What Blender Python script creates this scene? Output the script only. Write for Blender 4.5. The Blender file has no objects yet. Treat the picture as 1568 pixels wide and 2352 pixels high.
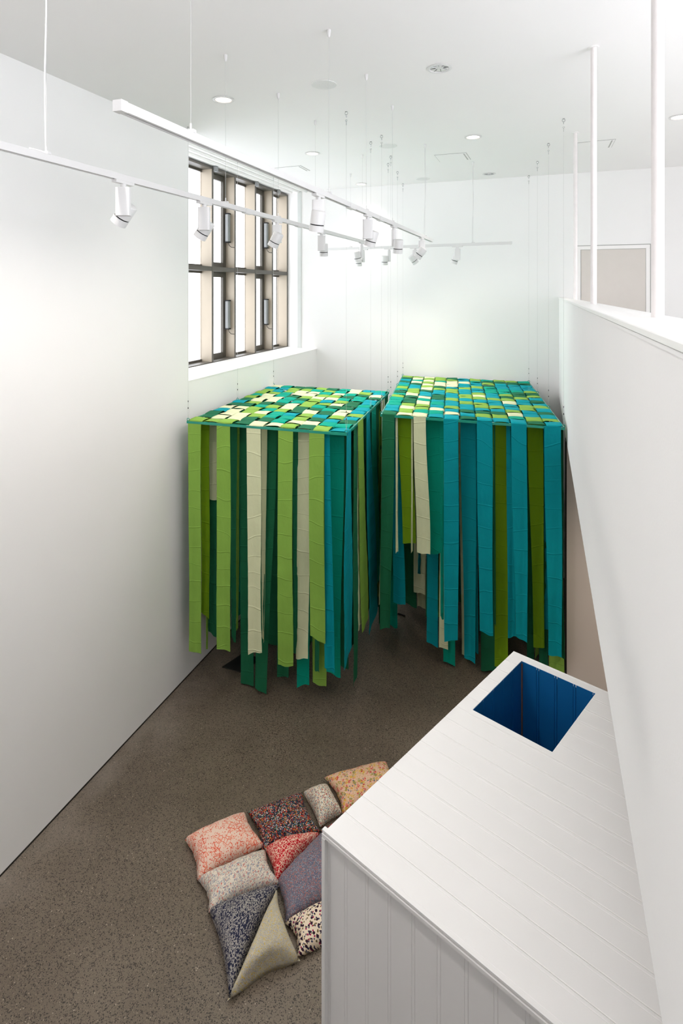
import bpy, bmesh, math, random
from mathutils import Vector, Matrix, noise
random.seed(7)
sc = bpy.context.scene
col = sc.collection
# ------------------------------------------------------------------ camera
F = 1300.0; HX, HY = 784.0, 668.0; CH = 4.2
TH = math.atan(475 / F)
FWD = Vector((-math.sin(TH), math.cos(TH), 0)); RGT = Vector((math.cos(TH), math.sin(TH), 0)); UP = Vector((0, 0, 1))
CAM = Vector((0, 0, CH))
cd = bpy.data.cameras.new('camera'); cam = bpy.data.objects.new('camera', cd); col.objects.link(cam)
cd.sensor_fit = 'HORIZONTAL'; cd.sensor_width = 24; cd.lens = F / 1568 * 24
cd.shift_y = -508 / 1568; cd.clip_start = .02
cam.location = CAM; cam.rotation_euler = (math.pi / 2, 0, TH)
sc.camera = cam
# ------------------------------------------------------------------ world: overcast white sky
w = bpy.data.worlds.new('sky'); sc.world = w; w.use_nodes = True
nt = w.node_tree; bg = nt.nodes['Background']
tc = nt.nodes.new('ShaderNodeTexCoord'); sp = nt.nodes.new('ShaderNodeSeparateXYZ'); cr = nt.nodes.new('ShaderNodeValToRGB')
nt.links.new(tc.outputs['Generated'], sp.inputs[0]); nt.links.new(sp.outputs['Z'], cr.inputs[0]); nt.links.new(cr.outputs[0], bg.inputs[0])
cr.color_ramp.elements[0].position = 0; cr.color_ramp.elements[0].color = (.82, .845, .91, 1)
cr.color_ramp.elements[1].position = .5; cr.color_ramp.elements[1].color = (.92, .945, 1, 1)
bg.inputs[1].default_value = 5.7
sc.view_settings.view_transform = 'Standard'; sc.view_settings.look = 'None'; sc.view_settings.gamma = 1
sc.view_settings.use_curve_mapping = False
sc.view_settings.exposure = 0.48
sc.cycles.max_bounces = 12; sc.cycles.diffuse_bounces = 8; sc.cycles.transparent_max_bounces = 12
sc.cycles.sample_clamp_indirect = 6
SPOT_W, DOWN_W = 13.0, 46.0

def area(name, loc, direction, sx, sy, energy=0, color=(1, 1, 1), portal=False):
    l = bpy.data.lights.new(name, 'AREA'); l.shape = 'RECTANGLE'; l.size = sx; l.size_y = sy; l.energy = energy; l.color = color
    if portal: l.cycles.is_portal = True
    o = bpy.data.objects.new(name, l); col.objects.link(o); o.location = loc
    o.rotation_euler = Vector(direction).to_track_quat('-Z', 'Y').to_euler()
    return o
CEIL = CH + 1.706; XL = -3.69; YB = 8.88; YF = -5.5; XR = 3.6
# portals: daylight through the side window and through the big window behind the camera
area('window_portal', (-4.56, 7.02, 4.55), (1, 0, 0), 3.6, 2.7, portal=True)
area('mezzanine_window_portal', (XR + .12, -.1, 4.35), (-1, 0, 0), 6.6, 2.1, portal=True)

# ------------------------------------------------------------------ projection helpers (photo pixel -> place in the room)
def ray(px): return FWD + RGT * ((px - HX) / F)
def at_height(px, py, z):
    Z = F * (CH - z) / (py - HY); p = ray(px) * Z; return Vector((p.x, p.y, z))
def at_depth(px, py, Z):
    p = ray(px) * Z; return Vector((p.x, p.y, CH - (py - HY) * Z / F))
def y_on_x(px, x):   # Y where the sight line at px meets the plane X = x
    r = ray(px); return r.y * x / r.x
def x_on_y(px, y):
    r = ray(px); return r.x * y / r.y
def depth(p): return p.x * FWD.x + p.y * FWD.y

# ------------------------------------------------------------------ materials
def srgb(r, g, b):
    f = lambda c: (c / 255 / 12.92) if c / 255 <= .04045 else ((c / 255 + .055) / 1.055) ** 2.4
    return (f(r), f(g), f(b), 1)
def new_mat(name):
    m = bpy.data.materials.new(name); m.use_nodes = True
    n = m.node_tree; return m, n, n.nodes['Principled BSDF']
def mat(name, c, rough=.6, var=.03, scale=8, bump=.0, bscale=60, metal=0, spec=.5, emit=None, estr=0, coord='Object'):
    m, n, b = new_mat(name)
    c = srgb(*c); b.inputs['Roughness'].default_value = rough; b.inputs['Metallic'].default_value = metal
    b.inputs['Specular IOR Level'].default_value = spec
    t = n.nodes.new('ShaderNodeTexCoord'); no = n.nodes.new('ShaderNodeTexNoise'); no.inputs['Scale'].default_value = scale
    n.links.new(t.outputs[coord], no.inputs['Vector'])
    r = n.nodes.new('ShaderNodeValToRGB'); r.color_ramp.elements[0].position = .3; r.color_ramp.elements[1].position = .7
    r.color_ramp.elements[0].color = (*[v * (1 - var) for v in c[:3]], 1); r.color_ramp.elements[1].color = (*[min(1, v * (1 + var)) for v in c[:3]], 1)
    n.links.new(no.outputs['Fac'], r.inputs[0]); n.links.new(r.outputs[0], b.inputs['Base Color'])
    if bump:
        n2 = n.nodes.new('ShaderNodeTexNoise'); n2.inputs['Scale'].default_value = bscale
        n.links.new(t.outputs[coord], n2.inputs['Vector'])
        bu = n.nodes.new('ShaderNodeBump'); bu.inputs['Strength'].default_value = bump; bu.inputs['Distance'].default_value = .01
        n.links.new(n2.outputs['Fac'], bu.inputs['Height']); n.links.new(bu.outputs[0], b.inputs['Normal'])
    if emit:
        b.inputs['Emission Color'].default_value = srgb(*emit); b.inputs['Emission Strength'].default_value = estr
    return m
M = {}
M['wall'] = mat('painted_plaster', (243, 242, 241), .75, .008, 1.5, .03, 120)
M['ceiling'] = mat('ceiling_paint', (243, 241, 240), .85, .006, 1)
M['under_wall'] = mat('under_wall_warm_shade', (234, 223, 214), .8, .01, 1.5)  # white wall with the warm shade under the mezzanine tinted into its colour
M['white_board'] = mat('painted_board', (243, 241, 239), .5, .01, 3, .02, 40)
M['white_trim'] = mat('gloss_white_trim', (243, 242, 240), .35, .01, 6)
M['pole'] = mat('pole_paint', (230, 225, 223), .3, .03, 14, .15, 50)
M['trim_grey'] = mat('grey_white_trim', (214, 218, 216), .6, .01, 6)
M['metal_white'] = mat('powder_coat_white', (221, 220, 219), .35, .008, 10)
M['ring'] = mat('black_ring', (22, 22, 22), .4, .05)
M['bronze'] = mat('bronze_anodised', (92, 88, 80), .42, .05, 5, metal=.25)
M['bronze_fin_daylit'] = mat('bronze_fin_daylit', (180, 168, 150), .45, .04, 3, metal=.1)  # same bronze, daylight on the fin sides painted in as beige
M['steel'] = mat('steel', (186, 186, 186), .35, .04, metal=.8)
M['cable'] = mat('cable', (196, 196, 194), .5, .02)
M['actuator'] = mat('grey_casing', (140, 142, 142), .45, .04)
M['black'] = mat('black_rubber', (14, 14, 14), .8, .05)
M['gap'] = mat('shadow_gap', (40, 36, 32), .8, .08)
M['blue'] = mat('blue_paint', (16, 104, 164), .45, .05, 4)
M['wood_edge'] = mat('raw_wood_edge', (150, 92, 62), .7, .15, 20)
M['frame_teal'] = mat('green_frame_paint', (40, 150, 128), .16, .04)
M['lamp_glow'] = mat('lamp_glow', (255, 246, 236), .5, .0, emit=(255, 240, 225), estr=3.2)
M['chrome'] = mat('chrome_reflector', (200, 200, 200), .12, .02, metal=1)
M['grille'] = mat('speaker_grille', (228, 228, 226), .7, .05, 200)
M['panel_line'] = mat('panel_joint', (176, 176, 172), .8, .02)
M['door_paint'] = mat('door_paint', (214, 208, 201), .55, .01)

def glass_mat():
    m = bpy.data.materials.new('window_glass'); m.use_nodes = True; n = m.node_tree
    n.nodes.clear(); o = n.nodes.new('ShaderNodeOutputMaterial'); mx = n.nodes.new('ShaderNodeMixShader')
    t = n.nodes.new('ShaderNodeBsdfTransparent'); g = n.nodes.new('ShaderNodeBsdfGlossy'); g.inputs['Roughness'].default_value = .02
    t.inputs[0].default_value = (.75, .75, .75, 1)
    f = n.nodes.new('ShaderNodeLayerWeight'); f.inputs[0].default_value = .08
    n.links.new(f.outputs['Facing'], mx.inputs[0]); n.links.new(t.outputs[0], mx.inputs[1]); n.links.new(g.outputs[0], mx.inputs[2]); n.links.new(mx.outputs[0], o.inputs[0])
    return m
M['glass'] = glass_mat()

def floor_mat():
    m, n, b = new_mat('polished_concrete')
    L = n.links.new; N = n.nodes.new
    t = N('ShaderNodeTexCoord')
    def noise_(s, d=3):
        x = N('ShaderNodeTexNoise'); x.inputs['Scale'].default_value = s; x.inputs['Detail'].default_value = d; L(t.outputs['Object'], x.inputs['Vector']); return x
    big = noise_(1.1, 5); r = N('ShaderNodeValToRGB'); L(big.outputs['Fac'], r.inputs[0])
    r.color_ramp.elements[0].position = .36; r.color_ramp.elements[0].color = srgb(104, 92, 79)
    r.color_ramp.elements[1].position = .66; r.color_ramp.elements[1].color = srgb(121, 109, 95)
    def specks(scale, thr, colr, prev, rnd=.75, dist_noise=0):
        v = N('ShaderNodeTexVoronoi'); v.inputs['Scale'].default_value = scale; v.inputs['Randomness'].default_value = 1; L(t.outputs['Object'], v.inputs['Vector'])
        # each stone has its own radius
        s = N('ShaderNodeSeparateColor'); L(v.outputs['Color'], s.inputs[0])
        mth = N('ShaderNodeMath'); mth.operation = 'MULTIPLY'; L(s.outputs[0], mth.inputs[0]); mth.inputs[1].default_value = thr
        g = N('ShaderNodeMath'); g.operation = 'LESS_THAN'; L(v.outputs['Distance'], g.inputs[0]); L(mth.outputs[0], g.inputs[1])
        gg = N('ShaderNodeMath'); gg.operation = 'GREATER_THAN'; L(s.outputs[1], gg.inputs[0]); gg.inputs[1].default_value = rnd
        a = N('ShaderNodeMath'); a.operation = 'MULTIPLY'; L(g.outputs[0], a.inputs[0]); L(gg.outputs[0], a.inputs[1])
        mx = N('ShaderNodeMix'); mx.data_type = 'RGBA'; L(a.outputs[0], mx.inputs['Factor']); L(prev, mx.inputs['A']); mx.inputs['B'].default_value = colr
        return mx.outputs['Result']
    c = specks(125, .62, srgb(52, 45, 38), r.outputs[0], .35)
    c = specks(175, .5, srgb(72, 63, 54), c, .4)
    c = specks(80, .34, srgb(46, 40, 34), c, .6)
    c = specks(95, .42, srgb(165, 152, 135), c, .93)
    c = specks(210, .5, srgb(148, 134, 117), c, .8)
    # pale dusty wear along the foot of the left wall
    sx = N('ShaderNodeSeparateXYZ'); L(t.outputs['Object'], sx.inputs[0])
    mr = N('ShaderNodeMapRange'); L(sx.outputs['X'], mr.inputs[0]); mr.inputs['From Min'].default_value = -3.1; mr.inputs['From Max'].default_value = -3.72
    w2_ = noise_(2.3, 6); mr2 = N('ShaderNodeMapRange'); L(w2_.outputs['Fac'], mr2.inputs[0]); mr2.inputs['From Min'].default_value = .42; mr2.inputs['From Max'].default_value = .66
    mm = N('ShaderNodeMath'); mm.operation = 'MULTIPLY'; L(mr.outputs[0], mm.inputs[0]); L(mr2.outputs[0], mm.inputs[1])
    m3 = N('ShaderNodeMath'); m3.operation = 'MULTIPLY'; L(mm.outputs[0], m3.inputs[0]); m3.inputs[1].default_value = .6
    wx = N('ShaderNodeMix'); wx.data_type = 'RGBA'; L(m3.outputs[0], wx.inputs['Factor']); L(c, wx.inputs['A']); wx.inputs['B'].default_value = srgb(150, 140, 130); c = wx.outputs['Result']
    L(c, b.inputs['Base Color'])
    rr = N('ShaderNodeMapRange'); L(big.outputs['Fac'], rr.inputs[0]); rr.inputs['To Min'].default_value = .34; rr.inputs['To Max'].default_value = .48
    L(rr.outputs[0], b.inputs['Roughness'])
    return m
M['floor'] = floor_mat()

def cloth_mat(name, c, trans=.18):
    m, n, b = new_mat(name); L = n.links.new; N = n.nodes.new
    c = srgb(*c)
    t = N('ShaderNodeTexCoord'); no = N('ShaderNodeTexNoise'); no.inputs['Scale'].default_value = 5; L(t.outputs['Object'], no.inputs[0])
    r = N('ShaderNodeValToRGB'); L(no.outputs['Fac'], r.inputs[0])
    r.color_ramp.elements[0].color = (*[v * .93 for v in c[:3]], 1); r.color_ramp.elements[1].color = (*[min(1, v * 1.06) for v in c[:3]], 1)
    L(r.outputs[0], b.inputs['Base Color']); b.inputs['Roughness'].default_value = .8; b.inputs['Specular IOR Level'].default_value = .2
    # weave + wrinkle relief
    wv = N('ShaderNodeTexNoise'); wv.inputs['Scale'].default_value = 7; wv.inputs['Detail'].default_value = 3
    mp = N('ShaderNodeMapping'); mp.inputs['Scale'].default_value = (2.0, 2.0, .9); L(t.outputs['Object'], mp.inputs[0]); L(mp.outputs[0], wv.inputs[0])
    bu = N('ShaderNodeBump'); bu.inputs['Strength'].default_value = .35; bu.inputs['Distance'].default_value = .02; L(wv.outputs['Fac'], bu.inputs['Height']); L(bu.outputs[0], b.inputs['Normal'])
    # pressed fold lines across the strips
    sx = N('ShaderNodeSeparateXYZ'); L(t.outputs['Object'], sx.inputs[0])
    nl = N('ShaderNodeTexNoise'); nl.inputs['Scale'].default_value = 1.1; L(t.outputs['Object'], nl.inputs[0])
    m1 = N('ShaderNodeMath'); m1.operation = 'MULTIPLY_ADD'; L(nl.outputs['Fac'], m1.inputs[0]); m1.inputs[1].default_value = 2.6
    m0 = N('ShaderNodeMath'); m0.operation = 'MULTIPLY'; L(sx.outputs['Z'], m0.inputs[0]); m0.inputs[1].default_value = 5; L(m0.outputs[0], m1.inputs[2])
    fr = N('ShaderNodeMath'); fr.operation = 'FRACT'; L(m1.outputs[0], fr.inputs[0])
    rp = N('ShaderNodeValToRGB'); L(fr.outputs[0], rp.inputs[0]); e_ = rp.color_ramp.elements
    e_[0].position = 0; e_[0].color = (0, 0, 0, 1); e_[1].position = .03; e_[1].color = (1, 1, 1, 1); x_ = e_.new(.075); x_.color = (0, 0, 0, 1)
    b2 = N('ShaderNodeBump'); b2.inputs['Strength'].default_value = .4; b2.inputs['Distance'].default_value = .012; L(rp.outputs[0], b2.inputs['Height']); L(bu.outputs[0], b2.inputs['Normal']); L(b2.outputs[0], b.inputs['Normal'])
    tr = N('ShaderNodeBsdfTranslucent'); L(r.outputs[0], tr.inputs[0])
    mx = N('ShaderNodeMixShader'); mx.inputs[0].default_value = trans
    out = n.nodes['Material Output']; L(b.outputs[0], mx.inputs[1]); L(tr.outputs[0], mx.inputs[2]); L(mx.outputs[0], out.inputs[0])
    return m
CL = {'G': cloth_mat('leaf_green_cloth', (148, 192, 84)), 'C': cloth_mat('cream_cloth', (232, 236, 196)), 'D': cloth_mat('forest_green_cloth', (36, 118, 82)),
      'T': cloth_mat('emerald_cloth', (0, 172, 146)), 'B': cloth_mat('teal_cloth', (0, 164, 176)), 'L': cloth_mat('olive_green_cloth', (128, 168, 24))}

# ------------------------------------------------------------------ mesh helpers
def link(name, me, m=None, parent=None, smooth=False):
    o = bpy.data.objects.new(name, me); col.objects.link(o)
    if m: me.materials.append(m)
    if parent: o.parent = parent
    if smooth:
        me.polygons.foreach_set('use_smooth', [True] * len(me.polygons))
    return o
def done(name, bm, m, parent=None, smooth=False, auto=False):
    bmesh.ops.recalc_face_normals(bm, faces=bm.faces)
    me = bpy.data.meshes.new(name); bm.to_mesh(me); bm.free()
    o = link(name, me, m, parent, smooth or auto)
    if auto:
        try: me.set_sharp_from_angle(angle=math.radians(35))
        except Exception: pass
    return o
def tag(o, label=None, cat=None, group=None, kind=None):
    if label: o['label'] = label
    if cat: o['category'] = cat
    if group: o['group'] = group
    if kind: o['kind'] = kind
    return o
def empty(name, loc, rz=0):
    o = bpy.data.objects.new(name, None); col.objects.link(o); o.location = loc; o.rotation_euler = (0, 0, rz); o.empty_display_size = .1; return o
def box(bm, x0, x1, y0, y1, z0, z1, bev=0):
    vs = [bm.verts.new((x, y, z)) for x in (x0, x1) for y in (y0, y1) for z in (z0, z1)]
    q = [(0, 1, 3, 2), (4, 6, 7, 5), (0, 4, 5, 1), (2, 3, 7, 6), (0, 2, 6, 4), (1, 5, 7, 3)]
    fs = [bm.faces.new([vs[i] for i in f]) for f in q]
    if bev:
        bmesh.ops.bevel(bm, geom=list({e for f in fs for e in f.edges}), offset=bev, segments=2, affect='EDGES')
def prism(bm, pts, z0, z1):
    a = [bm.verts.new((p[0], p[1], z0)) for p in pts]; b = [bm.verts.new((p[0], p[1], z1)) for p in pts]
    n = len(pts); bm.faces.new(a[::-1]); bm.faces.new(b)
    for i in range(n): bm.faces.new((a[i], a[(i + 1) % n], b[(i + 1) % n], b[i]))
def sweep(bm, prof, o, ax, nx, lx, length):
    """extrude the profile (a, n) from o along lx; ax and nx are its axes"""
    a = [bm.verts.new(o + ax * p + nx * q) for p, q in prof]; b = [bm.verts.new(o + ax * p + nx * q + lx * length) for p, q in prof]
    n = len(prof); bm.faces.new(a); bm.faces.new(b[::-1])
    for i in range(n): bm.faces.new((a[i], a[(i + 1) % n], b[(i + 1) % n], b[i]))
def bar(bm, p, q, r, r2=None, seg=8, cap=True):
    p = Vector(p); q = Vector(q); d = q - p; r2 = r if r2 is None else r2
    mt = Matrix.Translation((p + q) / 2) @ d.to_track_quat('Z', 'Y').to_matrix().to_4x4()
    bmesh.ops.create_cone(bm, cap_ends=cap, segments=seg, radius1=r, radius2=r2, depth=d.length, matrix=mt)
def tube(bm, pts, r, seg=6):
    for a, b in zip(pts, pts[1:]): bar(bm, a, b, r, seg=seg)
def torus(bm, c, R, r, axis=(0, 1, 0), n=12, k=6):
    qt = Vector(axis).to_track_quat('Z', 'Y'); rows = []
    for i in range(n):
        a = 2 * math.pi * i / n
        rows.append([bm.verts.new(Vector(c) + qt @ Vector(((R + r * math.cos(b)) * math.cos(a), (R + r * math.cos(b)) * math.sin(a), r * math.sin(b)))) for b in [2 * math.pi * j / k for j in range(k)]])
    for i in range(n):
        for j in range(k): bm.faces.new((rows[i][j], rows[(i + 1) % n][j], rows[(i + 1) % n][(j + 1) % k], rows[i][(j + 1) % k]))
def lathe(bm, prof, c, axis=(0, 0, 1), n=24):
    qt = Vector(axis).to_track_quat('Z', 'Y'); rows = []
    for r, z in prof:
        rows.append([bm.verts.new(Vector(c) + qt @ Vector((r * math.cos(2 * math.pi * i / n), r * math.sin(2 * math.pi * i / n), z))) for i in range(n)])
    for a, b in zip(rows, rows[1:]):
        for i in range(n): bm.faces.new((a[i], a[(i + 1) % n], b[(i + 1) % n], b[i]))
    return rows
def struct(name, bm, m, parent=None, **k):
    o = done(name, bm, m, parent, **k)
    if not parent: o['kind'] = 'structure'
    return o

# ================================================================== THE SETTING
bm = bmesh.new(); box(bm, -4.4, XR + .2, YF - .2, YB + .2, -.12, 0); struct('floor', bm, M['floor'])
bm = bmesh.new(); box(bm, -4.62, XR + .2, YF - .2, YB + .25, CEIL, CEIL + .15); struct('ceiling', bm, M['ceiling'])
YE = y_on_x(433, XL)             # where the full-height left wall ends and the window bay begins
SILL = 3.207; XFR = -4.30        # window frame plane
bm = bmesh.new()
prism(bm, [(XL, YF), (XL, YE), (-4.55, YE), (-4.55, YF)], 0, CEIL)
prism(bm, [(XL, YE), (XL, YB), (-4.55, YB), (-4.55, YE)], 0, SILL)
struct('wall_left', bm, M['wall'])
YR = y_on_x(661, -4.30)          # the window recess runs a little past the face of the back wall
bm = bmesh.new(); prism(bm, [(-4.55, YR), (-3.98, YR), (-3.98, YB), (XR + .2, YB), (XR + .2, YB + .3), (-4.55, YB + .3)], SILL, CEIL); prism(bm, [(-4.55, YB), (XR + .2, YB), (XR + .2, YB + .3), (-4.55, YB + .3)], 0, SILL); struct('wall_back', bm, M['wall'])
bm = bmesh.new(); box(bm, -4.045, -3.975, YB - .012, YB + .02, SILL, CEIL, .004); struct('trim_1', bm, M['trim_grey'])   # thin grey-white strip beside the window
# wall beyond the mezzanine with the daylight window that lights poles and parapet from the right
px_out_gallery = .2
RY0, RY1, RZ0, RZ1 = -3.4, 3.2, 3.3, 5.4
bm = bmesh.new()
box(bm, XR, XR + .15, YF, RY0, 0, CEIL); box(bm, XR, XR + .15, RY1, YB, 0, CEIL)
box(bm, XR, XR + .15, RY0, RY1, 0, RZ0); box(bm, XR, XR + .15, RY0, RY1, RZ1, CEIL)
struct('wall_right', bm, M['wall'])
bm = bmesh.new(); box(bm, -4.55, XR + .15, YF - .15, YF, 0, CEIL); struct('wall_front', bm, M['wall'])
# unseen gallery slab and parapet behind the camera, added to keep light off the box
bm = bmesh.new(); box(bm, XL, XR, YF, -.35, 2.655, 2.86); box(bm, XL, px_out_gallery, -.47, -.35, 2.86, 4.05); struct('floor_gallery_blocker', bm, M['wall'])
w2 = empty('window_2', (XR, 0, RZ0)); w2['kind'] = 'structure'
bm = bmesh.new()
for i in range(5):
    y = RY0 + (RY1 - RY0) * i / 4; box(bm, .04, .10, y - .03, y + .03, 0, RZ1 - RZ0)
for z in (0, RZ1 - RZ0 - .05): box(bm, .04, .1, RY0, RY1, z, z + .05)
done('window_frame', bm, M['bronze'], w2)
# dark strip painted as the shaded gap at the foot of the left wall
bm = bmesh.new(); box(bm, XL - .01, XL + .0035, YF, YB, 0, .013); struct('shadow_gap_left', bm, M['gap'])

# ---- mezzanine front (parapet), slab, cap
def px_out(y): return .22 - .0107 * (y - 1.35)
def px_in(y): return .42 - (.22 / 6.9) * (y - 2)
ZT, ZB = CH - .0915, 2.655
Y0 = .35
bm = bmesh.new()
ys = [Y0, YB]
prism(bm, [(px_out(Y0) + .006, Y0), (px_in(Y0), Y0), (px_in(YB) + .02, YB), (px_out(YB) + .006, YB)], ZB, ZT - .02)
struct('wall_parapet', bm, M['wall'])
bm = bmesh.new()
prism(bm, [(px_out(Y0), Y0), (px_in(Y0), Y0), (px_in(YB) + .02, YB), (px_out(YB), YB)], ZT - .02, ZT)
bmesh.ops.bevel(bm, geom=bm.edges[:], offset=.003, segments=1, affect='EDGES')
cap = struct('trim_2', bm, M['white_trim'])
bm = bmesh.new()
prism(bm, [(px_out(Y0) + .003, Y0 + .01), (px_out(Y0) + .05, Y0 + .01), (px_out(YB) + .05, YB), (px_out(YB) + .003, YB)], ZT - .030, ZT - .0205)
done('lower_lip', bm, M['wall'], cap)
bm = bmesh.new()
prism(bm, [(px_out(Y0) + .05, Y0), (XR, Y0), (XR, YB), (px_out(YB) + .03, YB)], ZB, 2.86)
struct('floor_mezzanine', bm, M['wall'])
# ground-floor wall under the mezzanine
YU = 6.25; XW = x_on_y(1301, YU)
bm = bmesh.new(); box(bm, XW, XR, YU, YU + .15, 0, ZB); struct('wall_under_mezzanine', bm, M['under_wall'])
bm = bmesh.new(); box(bm, XW - .012, XW, YU - .003, YU + .15, 0, ZB); struct('trim_3', bm, M['gap'])

# ---- door on the mezzanine, in the back wall
dx0, dx1 = x_on_y(1324, YB), x_on_y(1492, YB)
dz1 = CH + (HY - 566) * depth(Vector((dx0, YB, 0))) / F
d1 = empty('door_1', ((dx0 + dx1) / 2, YB, 2.86)); d1['kind'] = 'structure'
hw = (dx1 - dx0) / 2; hh = dz1 - 2.86
bm = bmesh.new()
box(bm, -hw, hw, -.018, .0, hh - .05, hh, .003); box(bm, -hw, -hw + .05, -.018, 0, 0, hh - .05, .003); box(bm, hw - .05, hw, -.018, 0, 0, hh - .05, .003)
done('door_frame', bm, M['white_board'], d1)
bm = bmesh.new(); box(bm, -hw - .012, hw + .012, -.004, 0, 0, hh + .012); done('door_gap_shadow', bm, M['panel_line'], d1)  # grey sheet for the leaf gap and the frame's painted-in shadow
bm = bmesh.new(); box(bm, -hw + .06, hw - .055, -.006, 0, .01, hh - .056); done('door_leaf', bm, M['door_paint'], d1)
bm = bmesh.new(); bar(bm, (hw - .12, -.006, 1.0), (hw - .12, -.06, 1.0), .011, seg=10); bar(bm, (hw - .12, -.055, 1.0), (hw - .24, -.055, 1.0), .009, seg=10); done('door_handle', bm, M['steel'], d1)

# ---- poles from the cap to the ceiling
def pole(bx, by, tx, label):
    b = at_height(bx, by, ZT); r = .0205
    o = empty('steel_pole', b); tag(o, label, 'pole', 'white poles on the parapet')
    L = CEIL - ZT; dx = 0
    bm = bmesh.new(); bar(bm, (0, 0, 0), (dx, 0, L), r, seg=24, cap=True)
    done('shaft', bm, M['pole'], o, auto=True)
    bm = bmesh.new(); lathe(bm, [(r, L - .006), (r + .014, L - .006), (r + .014, L), (r, L)], (0, 0, 0)); done('ceiling_collar', bm, M['white_trim'], o, auto=True)
    return o
pole(1510, 729, 1516, 'nearest and thickest looking white pole standing on the parapet cap, right edge')
pole(1363, 698, 1371, 'middle white pole on the parapet cap, in front of the white door')
pole(1321, 687.5, 1318, 'farthest white pole on the parapet, beside the left edge of the white door')

# ================================================================== WINDOW
win = empty('window_1', (0, 0, 0)); win['kind'] = 'structure'
WT = CH + 1.69; WBZ = SILL
XO = -4.49                                  # glass plane
edges = [y_on_x(p, XFR) for p in (490, 541.5, 588, 627, 661)]
YW0 = YE - .0
fw = .034
TR = CH + (HY - 616) / F * depth(Vector((XFR, edges[1], 0)))   # transom height
bm = bmesh.new()
box(bm, XO, XFR, YW0, edges[-1], WBZ, WBZ + .025); done('window_sill_plate', bm, M['bronze'], win)
bm = bmesh.new(); box(bm, XO, XFR, YW0, edges[-1], WT - .03, WT); done('window_head', bm, M['bronze'], win)
bm = bmesh.new(); box(bm, XO, XFR, YW0, edges[-1], TR - .06, TR, .002); done('transom', bm, M['bronze'], win)
sill = bmesh.new(); box(sill, XFR, XL + .004, YE, YB, SILL, SILL + .012, .003); box(sill, XFR, -3.985, YB, YR, SILL, SILL + .012); done('window_sill', sill, M['white_trim'], win)
for i, y in enumerate(edges):
    bm = bmesh.new(); box(bm, XO, XFR - .006, y - fw, y - .003, WBZ + .025, TR - .06); box(bm, XO, XFR - .006, y - fw, y - .003, TR, WT - .03)
    fin = done('window_fin', bm, M['bronze_fin_daylit'], win)
    bm = bmesh.new(); box(bm, XFR - .006, XFR + .002, y - fw, y, WBZ, WT); done('fin_edge', bm, M['bronze'], fin)
bm = bmesh.new()
box(bm, XO - .03, XO + .03, edges[-1] - .02, edges[-1], WBZ, WT); done('side_jamb', bm, M['bronze'], win)
prev = YW0
for i, y in enumerate(edges):
    a, b = prev, y - fw
    for (z0, z1) in ((WBZ + .025, TR - .06), (TR, WT - .03)):
        if i in (1, 3):      # opening lights with heavy sashes
            fo = empty('opening_sash', (0, 0, 0)); fo.parent = win
            bm = bmesh.new(); s = .075; xo, xi = XO, XO + .045
            box(bm, xo, xi, a, a + s * .5, z0, z1, .004); box(bm, xo, xi, b - s, b, z0, z1, .004)
            box(bm, xo, xi, a + s * .5, b - s, z0, z0 + s, .004); box(bm, xo, xi, a + s * .5, b - s, z1 - s, z1, .004)
            done('sash_frame', bm, M['bronze'], fo)
            bm = bmesh.new(); box(bm, XO + .02, XO + .026, a + s * .5, b - s, z0 + s, z1 - s); done('pane', bm, M['glass'], fo)
            # chain actuator on the fin beside the sash
            zc = z0 + (z1 - z0) * (.5 if z0 < TR - .1 else .44)
            bm = bmesh.new(); box(bm, XO + .075, XO + .13, b - .075, b - .015, zc - .2, zc + .2, .006); ac = done('window_actuator', bm, M['actuator'], win)
            bm = bmesh.new(); box(bm, XO + .07, XO + .135, b - .08, b - .012, zc + .2, zc + .214); box(bm, XO + .07, XO + .135, b - .08, b - .012, zc - .214, zc - .2); done('bracket', bm, M['black'], ac)
            bm = bmesh.new(); tube(bm, [(XO + .11, b - .04, zc - .21), (XO + .12, b - .04, zc - .25), (XO + .15, b - .03, zc - .28), (XO + .19, b - .01, zc - .285)], .004); done('lead', bm, M['black'], ac)
        else:
            bm = bmesh.new(); s = .03; box(bm, XO, XO + .03, a, b, z0, z0 + s); box(bm, XO, XO + .03, a, b, z1 - s, z1); done('fixed_frame', bm, M['bronze'], win)
            bm = bmesh.new(); box(bm, XO + .015, XO + .021, a, b, z0, z1); done('pane', bm, M['glass'], win)
    prev = y
# blind tracks on the soffit
for k, xx in enumerate((-4.16, -4.02, -3.88)):
    bm = bmesh.new(); box(bm, xx - .018, xx + .018, YE, YB, CEIL - .022, CEIL, .003); box(bm, xx - .004, xx + .004, YE, YB, CEIL - .03, CEIL - .02)
    o = done('blind_track', bm, M['white_trim'], win)
for pxx in (496, 590, 640):
    y = y_on_x(pxx, XFR + .03); bm = bmesh.new(); box(bm, XFR + .005, XFR + .05, y - .03, y + .03, WT - .06, CEIL - .002, .004); done('blind_bracket', bm, M['actuator'], win)

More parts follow.
